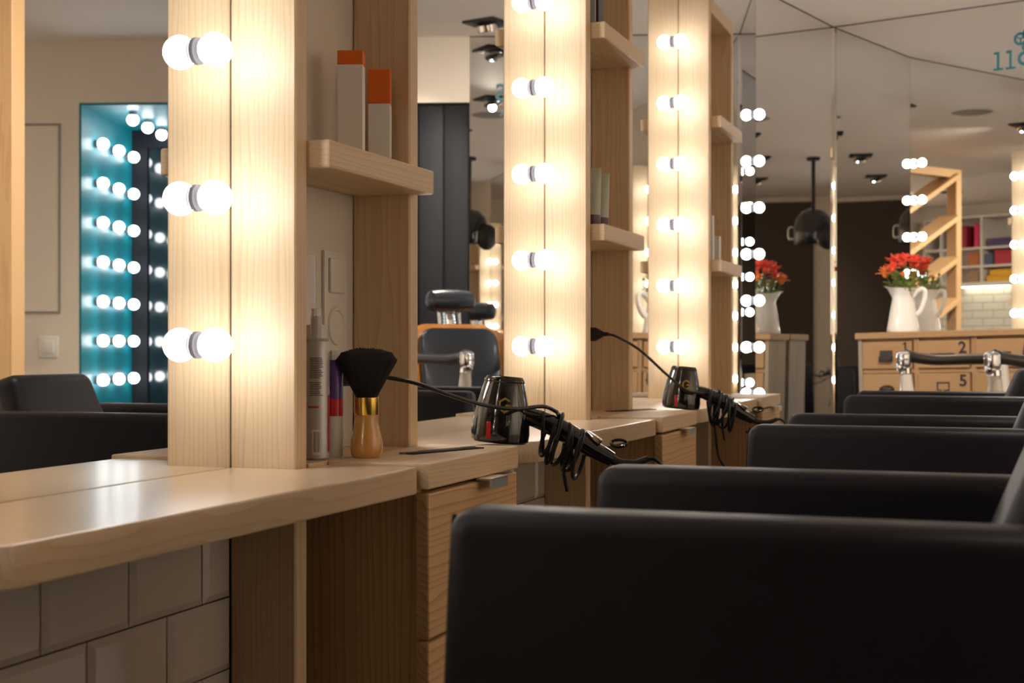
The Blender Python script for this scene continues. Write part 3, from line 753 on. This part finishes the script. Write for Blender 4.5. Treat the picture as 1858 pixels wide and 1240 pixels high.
flower(F(-.015, -.01, 0), F(-.072, -.03, .268), .046, 'leftmost red flower cluster leaning over the jug spout', PETALO, 10, 1)
flower(F(-.01, .0, 0), F(-.040, -.01, .325), .046, 'tallest red flower at the left side of the jug', PETAL, 10, 2)
flower(F(-.005, -.02, 0), F(-.030, -.05, .290), .044, 'red flower in the front left of the jug', PETAL, 10, 3)
flower(F(.01, -.02, 0), F(.020, -.055, .262), .022, 'small orange bud at the front of the jug', PETALO, 7, 4)
flower(F(.005, .01, 0), F(.008, -.005, .330), .026, 'red flower standing in the middle of the jug', PETAL, 9, 5)
flower(F(.0, .02, 0), F(-.030, .075, .325), .060, 'full red flower at the rear of the jug, facing the mirror', PETAL, 14, 6)
flower(F(.01, .02, 0), F(.030, .080, .318), .052, 'second red flower at the rear, nearest the jug handle', PETAL, 12, 8)
gs = thing('green_sprigs', 'leafy green sprigs filling the mouth of the jug', 'foliage', JP + Vector((0, 0, .152)), 0); rr = random.Random(21)
st_bm, lf = BM(), BM()
for i in range(22):
    a = rr.uniform(0, 6.28); R = rr.uniform(.03, .095); e = Vector((R * math.cos(a), R * math.sin(a), rr.uniform(.055, .16))); b0 = Vector((.02 * math.cos(a), .02 * math.sin(a), 0))
    tube(st_bm, [b0, b0 * .6 + e * .5, e], .0014, 5, 4)
    for k in range(12):
        p = b0.lerp(e, rr.uniform(.4, 1)); aa = rr.uniform(0, 6.28); l = rr.uniform(.014, .03)
        d = Vector((math.cos(aa), math.sin(aa), rr.uniform(-.3, .7))).normalized() * l; sd = d.cross(Vector((.1, .2, 1))).normalized() * l * .25; th = Vector((0, 0, .001))
        hull8(lf, [p - th, p + d * .5 + sd - th, p + d - th, p + d * .5 - sd - th], [p, p + d * .5 + sd, p + d, p + d * .5 - sd])
o = obj('stems', st_bm, STEM, gs); o = obj('leaves', lf, LEAF, gs); o['kind'] = 'stuff'

# ------------------------------------------------------------------ vintage barber chair
bc = thing('barber_chair', 'vintage black barber chair with chrome and porcelain arms by the chest', 'chair', (1.015, 5.62, 0), math.atan2(-.6, -.8))
def rrect(w_, h_, r, n=6):
    P_ = []
    for cx_, cy_, a0 in ((w_ / 2 - r, h_ / 2 - r, 0), (-w_ / 2 + r, h_ / 2 - r, 90), (-w_ / 2 + r, -h_ / 2 + r, 180), (w_ / 2 - r, -h_ / 2 + r, 270)):
        for i in range(n + 1):
            a = math.radians(a0 + 90 * i / n); P_.append((cx_ + r * math.cos(a), cy_ + r * math.sin(a)))
    return P_
lean = Matrix.Translation((-.235, 0, .59)) @ Matrix.Rotation(math.radians(-10), 4, 'Y')
def lp(bm): bmesh.ops.transform(bm, matrix=lean, verts=bm.verts); return bm
pts = [(y, z + .235) for y, z in rrect(.46, .47, .09)]
obj('back_shell', lp(prism(BM(), pts, -.035, .015, .006, 2, 'x')), ORANGEWOOD, bc, 'varnished orange wooden back rim')
pts = [(y, z + .235) for y, z in rrect(.40, .42, .07)]
obj('back_cushion', lp(prism(BM(), pts, .0155, .055, .016, 4, 'x')), LEATHER2, bc)
bm = BM(); tube(bm, [(-.02, -.05, .46), (-.02, -.05, .54)], .009, 10, 0); tube(bm, [(-.02, .05, .46), (-.02, .05, .54)], .009, 10, 0); box(bm, -.035, -.005, -.025, .025, .47, .53, .004)
obj('headrest_post', lp(bm), CHROME, bc)
obj('headrest', lp(lathe(BM(), [(0, -.115), (.03, -.112), (.045, -.10), (.050, -.05), (.051, 0), (.050, .05), (.045, .10), (.03, .112), (0, .115)], 24, Matrix.Translation((0, 0, .575)) @ Matrix.Rotation(math.pi / 2, 4, 'X'))), LEATHER2, bc)
obj('seat_cushion', box(BM(), -.20, .27, -.225, .225, .50, .605, .03, 4), LEATHER2, bc)
obj('seat_frame', box(BM(), -.22, .28, -.235, .235, .44, .499, .012, 2), PORC, bc)
for s in (-1, 1):
    y = .275 * s
    a = obj('armrest', tube(BM(), [(-.22, y, .905), (-.05, y, .905), (.10, y, .903), (.19, y, .912), (.235, y, .918)], lambda f: .0185 + .006 * max(0, f - .75) * 4, 12, 6, 1.15), ARMBAR, bc, 'dark padded arm bar')
    obj('arm_knob', sphere(box(BM(), .220, .268, y - .026, y + .026, .872, .938, .016, 4), (.25, y, .875), .022, 14, 10), CHROME, a, 'chrome arm end')
    obj('arm_cup', lathe(BM(), [(.016, .845), (.024, .852), (.022, .872)], 16, Matrix.Translation((.235, y, 0))), CHROME, a)
    obj('arm_post', tube(BM(), [(.235, y, .85), (.225, y, .76), (.20, y * .98, .62), (.16, y * .9, .47)], lambda f: .022 + .022 * f, 12, 6), PORC, bc, 'cream porcelain arm support')
    obj('rear_post', tube(BM(), [(-.21, y, .90), (-.22, y * .97, .72), (-.18, y * .9, .47)], .018, 10, 6), PORC, bc)
obj('pedestal', lathe(BM(), [(.26, 0), (.27, .02), (.25, .05), (.12, .09), (.085, .14), (.085, .40), (.13, .435)], 36), PORC, bc)
obj('footrest', tube(BM(), [(.20, -.15, .45), (.42, -.16, .22), (.46, -.15, .16), (.46, .15, .16), (.42, .16, .22), (.20, .15, .45)], .014, 8, 6), CHROME, bc)
obj('lever', tube(BM(), [(-.05, -.24, .45), (-.06, -.32, .50), (-.08, -.34, .62)], .009, 8, 6), CHROME, bc)

# ------------------------------------------------------------------ hood dryer hanging from the ceiling
hd = thing('hood_dryer', 'black hood dryer hanging from the ceiling, seen in the mirrors', 'hood dryer', (.53, 2.22, 1.80))
obj('hood', lathe(BM(), [(.15, .0), (.165, .02), (.165, .12), (.14, .22), (.09, .28), (.03, .30), (0, .30)], 32), BLACKPL, hd)
obj('hood_opening', lathe(BM(), [(0, .05), (.10, .045), (.148, .001)], 32), MATTBLACK, hd)
obj('arm', tube(BM(), [(0, 0, .29), (0, .0, .45), (0, .02, .60), (0, .02, .70)], .016, 10, 6), MATTBLACK, hd)
obj('ceiling_mount', lathe(BM(), [(.05, .695), (.055, .70), (.055, .7195)], 20, Matrix.Translation((0, .02, 0))), MATTBLACK, hd)
obj('chrome_handle', tube(BM(), [(.165, -.04, .05), (.20, -.04, .06), (.20, -.04, .14), (.165, -.04, .15)], .010, 8, 5), CHROME, hd)
obj('side_cowl', sphere(BM(), (-.12, .12, .06), .09, 16, 10, (1, 1, 1.2)), MATTBLACK, hd)

# ------------------------------------------------------------------ pine rack in the middle of the room (seen in mirrors)
rk = thing('pine_rack', 'open pine rack frame with slanting boards, seen in mirrors', 'rack', (2.35, 2.48, 0))
for y in (0, 1.70): obj('post', box(BM(), -.05, .05, y, y + .07, 0, 2.42, .003, 1), FPINE[2], rk)
obj('top_beam', box(BM(), -.05, .05, .0705, 1.6995, 2.35, 2.42, .003, 1), FPINE[1], rk)
for k in range(4):
    z = 2.32 - k * .34
    M = Matrix.Translation((0, .55, z - .19)) @ Matrix.Rotation(math.radians(-27), 4, 'X')
    o = obj('slanting_board', box(BM(), -.10, .10, -.52, .52, -.02, .02, .003, 1), FPINE[1], rk); o.matrix_local = M
obj('post', box(BM(), -.05, .05, 1.015, 1.085, .17, 2.35, .003, 1), FPINE[2], rk)
obj('bottom_beam', box(BM(), -.05, .05, .0705, 1.6995, .10, .17, .003, 1), FPINE[1], rk)

# ------------------------------------------------------------------ wall shelves with coloured boxes and books (seen in mirrors)
ws = thing('cubby_shelf', 'white wall cubby shelf of coloured boxes, seen in end mirror', 'shelf', (0, RY, 0))
X0, X1 = 3.25, 5.0; ZS = [1.645, 1.825, 2.02, 2.36]; XS = [3.25, 3.74, 4.27, 4.78, 5.0]
obj('back_board', box(BM(), X0, X1, .001, .012, ZS[0], ZS[-1]), WHITELAM, ws)
for z in ZS: obj('shelf_board', box(BM(), X0, X1, .013, .26, z - .012, z + .012), WHITELAM, ws)
for x in XS:
    for a, b in zip(ZS, ZS[1:]): obj('divider', box(BM(), x - .012, x + .012, .013, .26, a + .0125, b - .0125), WHITELAM, ws)
def cbox(x0, x1, row, h0, h1, col, lab, cat='box'):
    m = plain('box_' + lab.replace(' ', '_')[:24], col, .45, noise=.08, nscale=14)
    t = thing('storage_box' if cat == 'box' else 'book', lab, cat, ((x0 + x1) / 2, RY + .15, ZS[row] + .0125 + h0)); W = (x1 - x0) / 2
    obj('body', box(BM(), -W, W, -.09, .09, 0, (h1 - h0) * .78, .002, 1), m, t)
    obj('lid' if cat == 'box' else 'top_band', box(BM(), -W - (.002 if cat == 'box' else 0), W + (.002 if cat == 'box' else 0), -.092, .092, (h1 - h0) * .78, h1 - h0, .002, 1), m, t)
cbox(4.31, 4.37, 2, 0, .25, (.62, .01, .10), 'upright magenta book on the top cubby row', 'book')
cbox(4.47, 4.56, 2, 0, .24, (.30, .01, .03), 'upright dark red book on the top cubby row', 'book')
cbox(4.58, 4.62, 2, 0, .23, (.62, .33, .02), 'upright yellow book on the top cubby row', 'book')
cbox(4.65, 4.72, 2, 0, .22, (.06, .03, .15), 'upright purple book on the top cubby row', 'book')
cbox(3.80, 4.20, 2, 0, .085, (.06, .035, .13), 'long low purple box on the top cubby row')
cbox(3.34, 3.66, 2, 0, .20, (.03, .025, .05), 'dark box at the right end of top cubby row')
cbox(3.78, 4.12, 1, 0, .15, (.40, .008, .025), 'wide dark red box in the middle cubby row')
cbox(4.14, 4.24, 1, 0, .12, (.06, .08, .14), 'small slate blue box in the middle cubby row')
cbox(4.31, 4.45, 1, 0, .14, (.42, .12, .03), 'brown orange box in the middle cubby row')
cbox(3.34, 3.66, 1, 0, .14, (.04, .05, .09), 'dark blue box in the middle cubby row')
cbox(3.84, 4.22, 0, 0, .065, (.70, .37, .01), 'lower yellow box in the bottom cubby row')
cbox(3.90, 4.18, 0, .066, .125, (.70, .37, .01), 'upper yellow box stacked in the bottom cubby row')
cbox(4.31, 4.44, 0, 0, .13, (.30, .18, .08), 'tan box in the bottom cubby row')
cbox(3.34, 3.66, 0, 0, .14, (.05, .07, .12), 'blue grey box in the bottom cubby row')
sl = thing('strip_lamp', 'lit strip lamp under the cubby shelf', 'lamp', (4.35, RY + .06, ZS[0] - .034))
obj('housing', box(BM(), -.30, .30, -.03, .03, .008, .0215, .002), WHITEPL, sl); obj('diffuser', box(BM(), -.29, .29, -.025, .025, 0, .0078, .002), STRIP, sl)
wk = thing('wash_counter', 'dark wash counter along the tiled wall, seen in end mirror', 'counter', (0, RY + .014, 0))
obj('cabinet', box(BM(), 3.2, 5.2, 0, .42, .0, .86), WHITELAM, wk); obj('worktop', box(BM(), 3.18, 5.22, 0, .46, .861, .90, .004), MATTBLACK, wk)
fc = thing('swan_neck_tap', 'dark swan neck tap on the wash counter', 'tap', (3.72, RY + .20, .90))
obj('base', lathe(BM(), [(.028, 0), (.028, .03), (.015, .04)], 16), CHROME, fc)
obj('spout', tube(BM(), [(0, 0, .03), (0, 0, .30), (.03, .02, .38), (.09, .05, .40), (.13, .07, .35)], .011, 10, 6), CHROME, fc)
bs = thing('wash_basin', 'black salon wash basin on the counter', 'basin', (4.0, RY + .26, .90))
obj('bowl', lathe(BM(), [(.0, .0), (.10, .0), (.17, .10), (.20, .22), (.19, .225), (.15, .11), (.08, .03), (0, .03)], 32), BLACKPL, bs)
obj('neck_rest', box(BM(), -.08, .08, .13, .20, .19, .25, .02, 3), MATTBLACK, bs)

# ------------------------------------------------------------------ ceiling fittings
def spot(x, y, label, aim):
    t = thing('ceiling_spotlight', label, 'spotlight', (x, y, CEILZ), .25, 'black square ceiling spotlights')
    obj('frame', box(BM(), -.09, .09, -.09, .09, -.012, -.0002, .002), MATTBLACK, t)
    M = Matrix.Translation((0, 0, -.03)) @ Matrix.Rotation(.3, 4, 'X')
    obj('lamp_ring', lathe(BM(), [(.042, .022), (.055, .018), (.055, -.012), (.045, -.016), (.040, -.004), (0, -.004)], 24, M), CHROME, t)
    obj('lens', lathe(BM(), [(.0, -.0045), (.038, -.005), (.030, -.012), (0, -.014)], 20, M), BLACKGLASS, t)
    li = bpy.data.lights.new('spot_beam', 'SPOT'); li.energy = SPOT; li.color = (1, .89, .77); li.spot_size = math.radians(112); li.spot_blend = 1; li.shadow_soft_size = .025
    lo = bpy.data.objects.new('spot_beam', li); C.objects.link(lo); lo.parent = t; lo.location = (0, 0, -.06); lo.rotation_euler = (Matrix.Rotation(-.25, 4, 'Z') @ Vector(aim)).to_track_quat('-Z', 'Y').to_euler()
for x, y, l, aim in ((1.33, 6.43, 'ceiling spotlight nearest the end wall mirror', (.6, -.5, -1.1)), (1.0, 5.0, 'second ceiling spotlight from the end wall mirror', (.15, .8, -.75)), (.95, 3.65, 'third ceiling spotlight from the end wall mirror', (.85, .1, -.7)),
                (.97, 2.36, 'fourth ceiling spotlight from the end wall mirror', (.85, .1, -.7)), (1.1, .9, 'ceiling spotlight above the camera end of the row', (.85, -.3, -.85)), (2.17, 1.4, 'ceiling spotlight over the pine rack', (.8, -.4, -.85)), (3.0, 4.9, 'added ceiling fill spotlight before the teal niche', (.9, -.25, -.55)), (3.9, 2.6, 'added ceiling fill spotlight over the far side of the room', (.9, -.1, -.6)), (3.9, .4, 'added ceiling fill spotlight before the cubby shelf', (.8, .35, -.7))): spot(x, y, l, aim)  # niche, far side and cubby spotlights are added as fill light
t = thing('ceiling_disc', 'flat grey round disc on the ceiling, seen in the end mirror', 'vent', (.86, 4.40, CEILZ))
obj('plate', lathe(BM(), [(0, -.012), (.11, -.012), (.135, -.006), (.135, -.0002)], 36), GREYDISC, t); obj('rim', lathe(BM(), [(.136, -.0002), (.136, -.007), (.142, -.004), (.142, -.0002)], 36), CEIL, t)
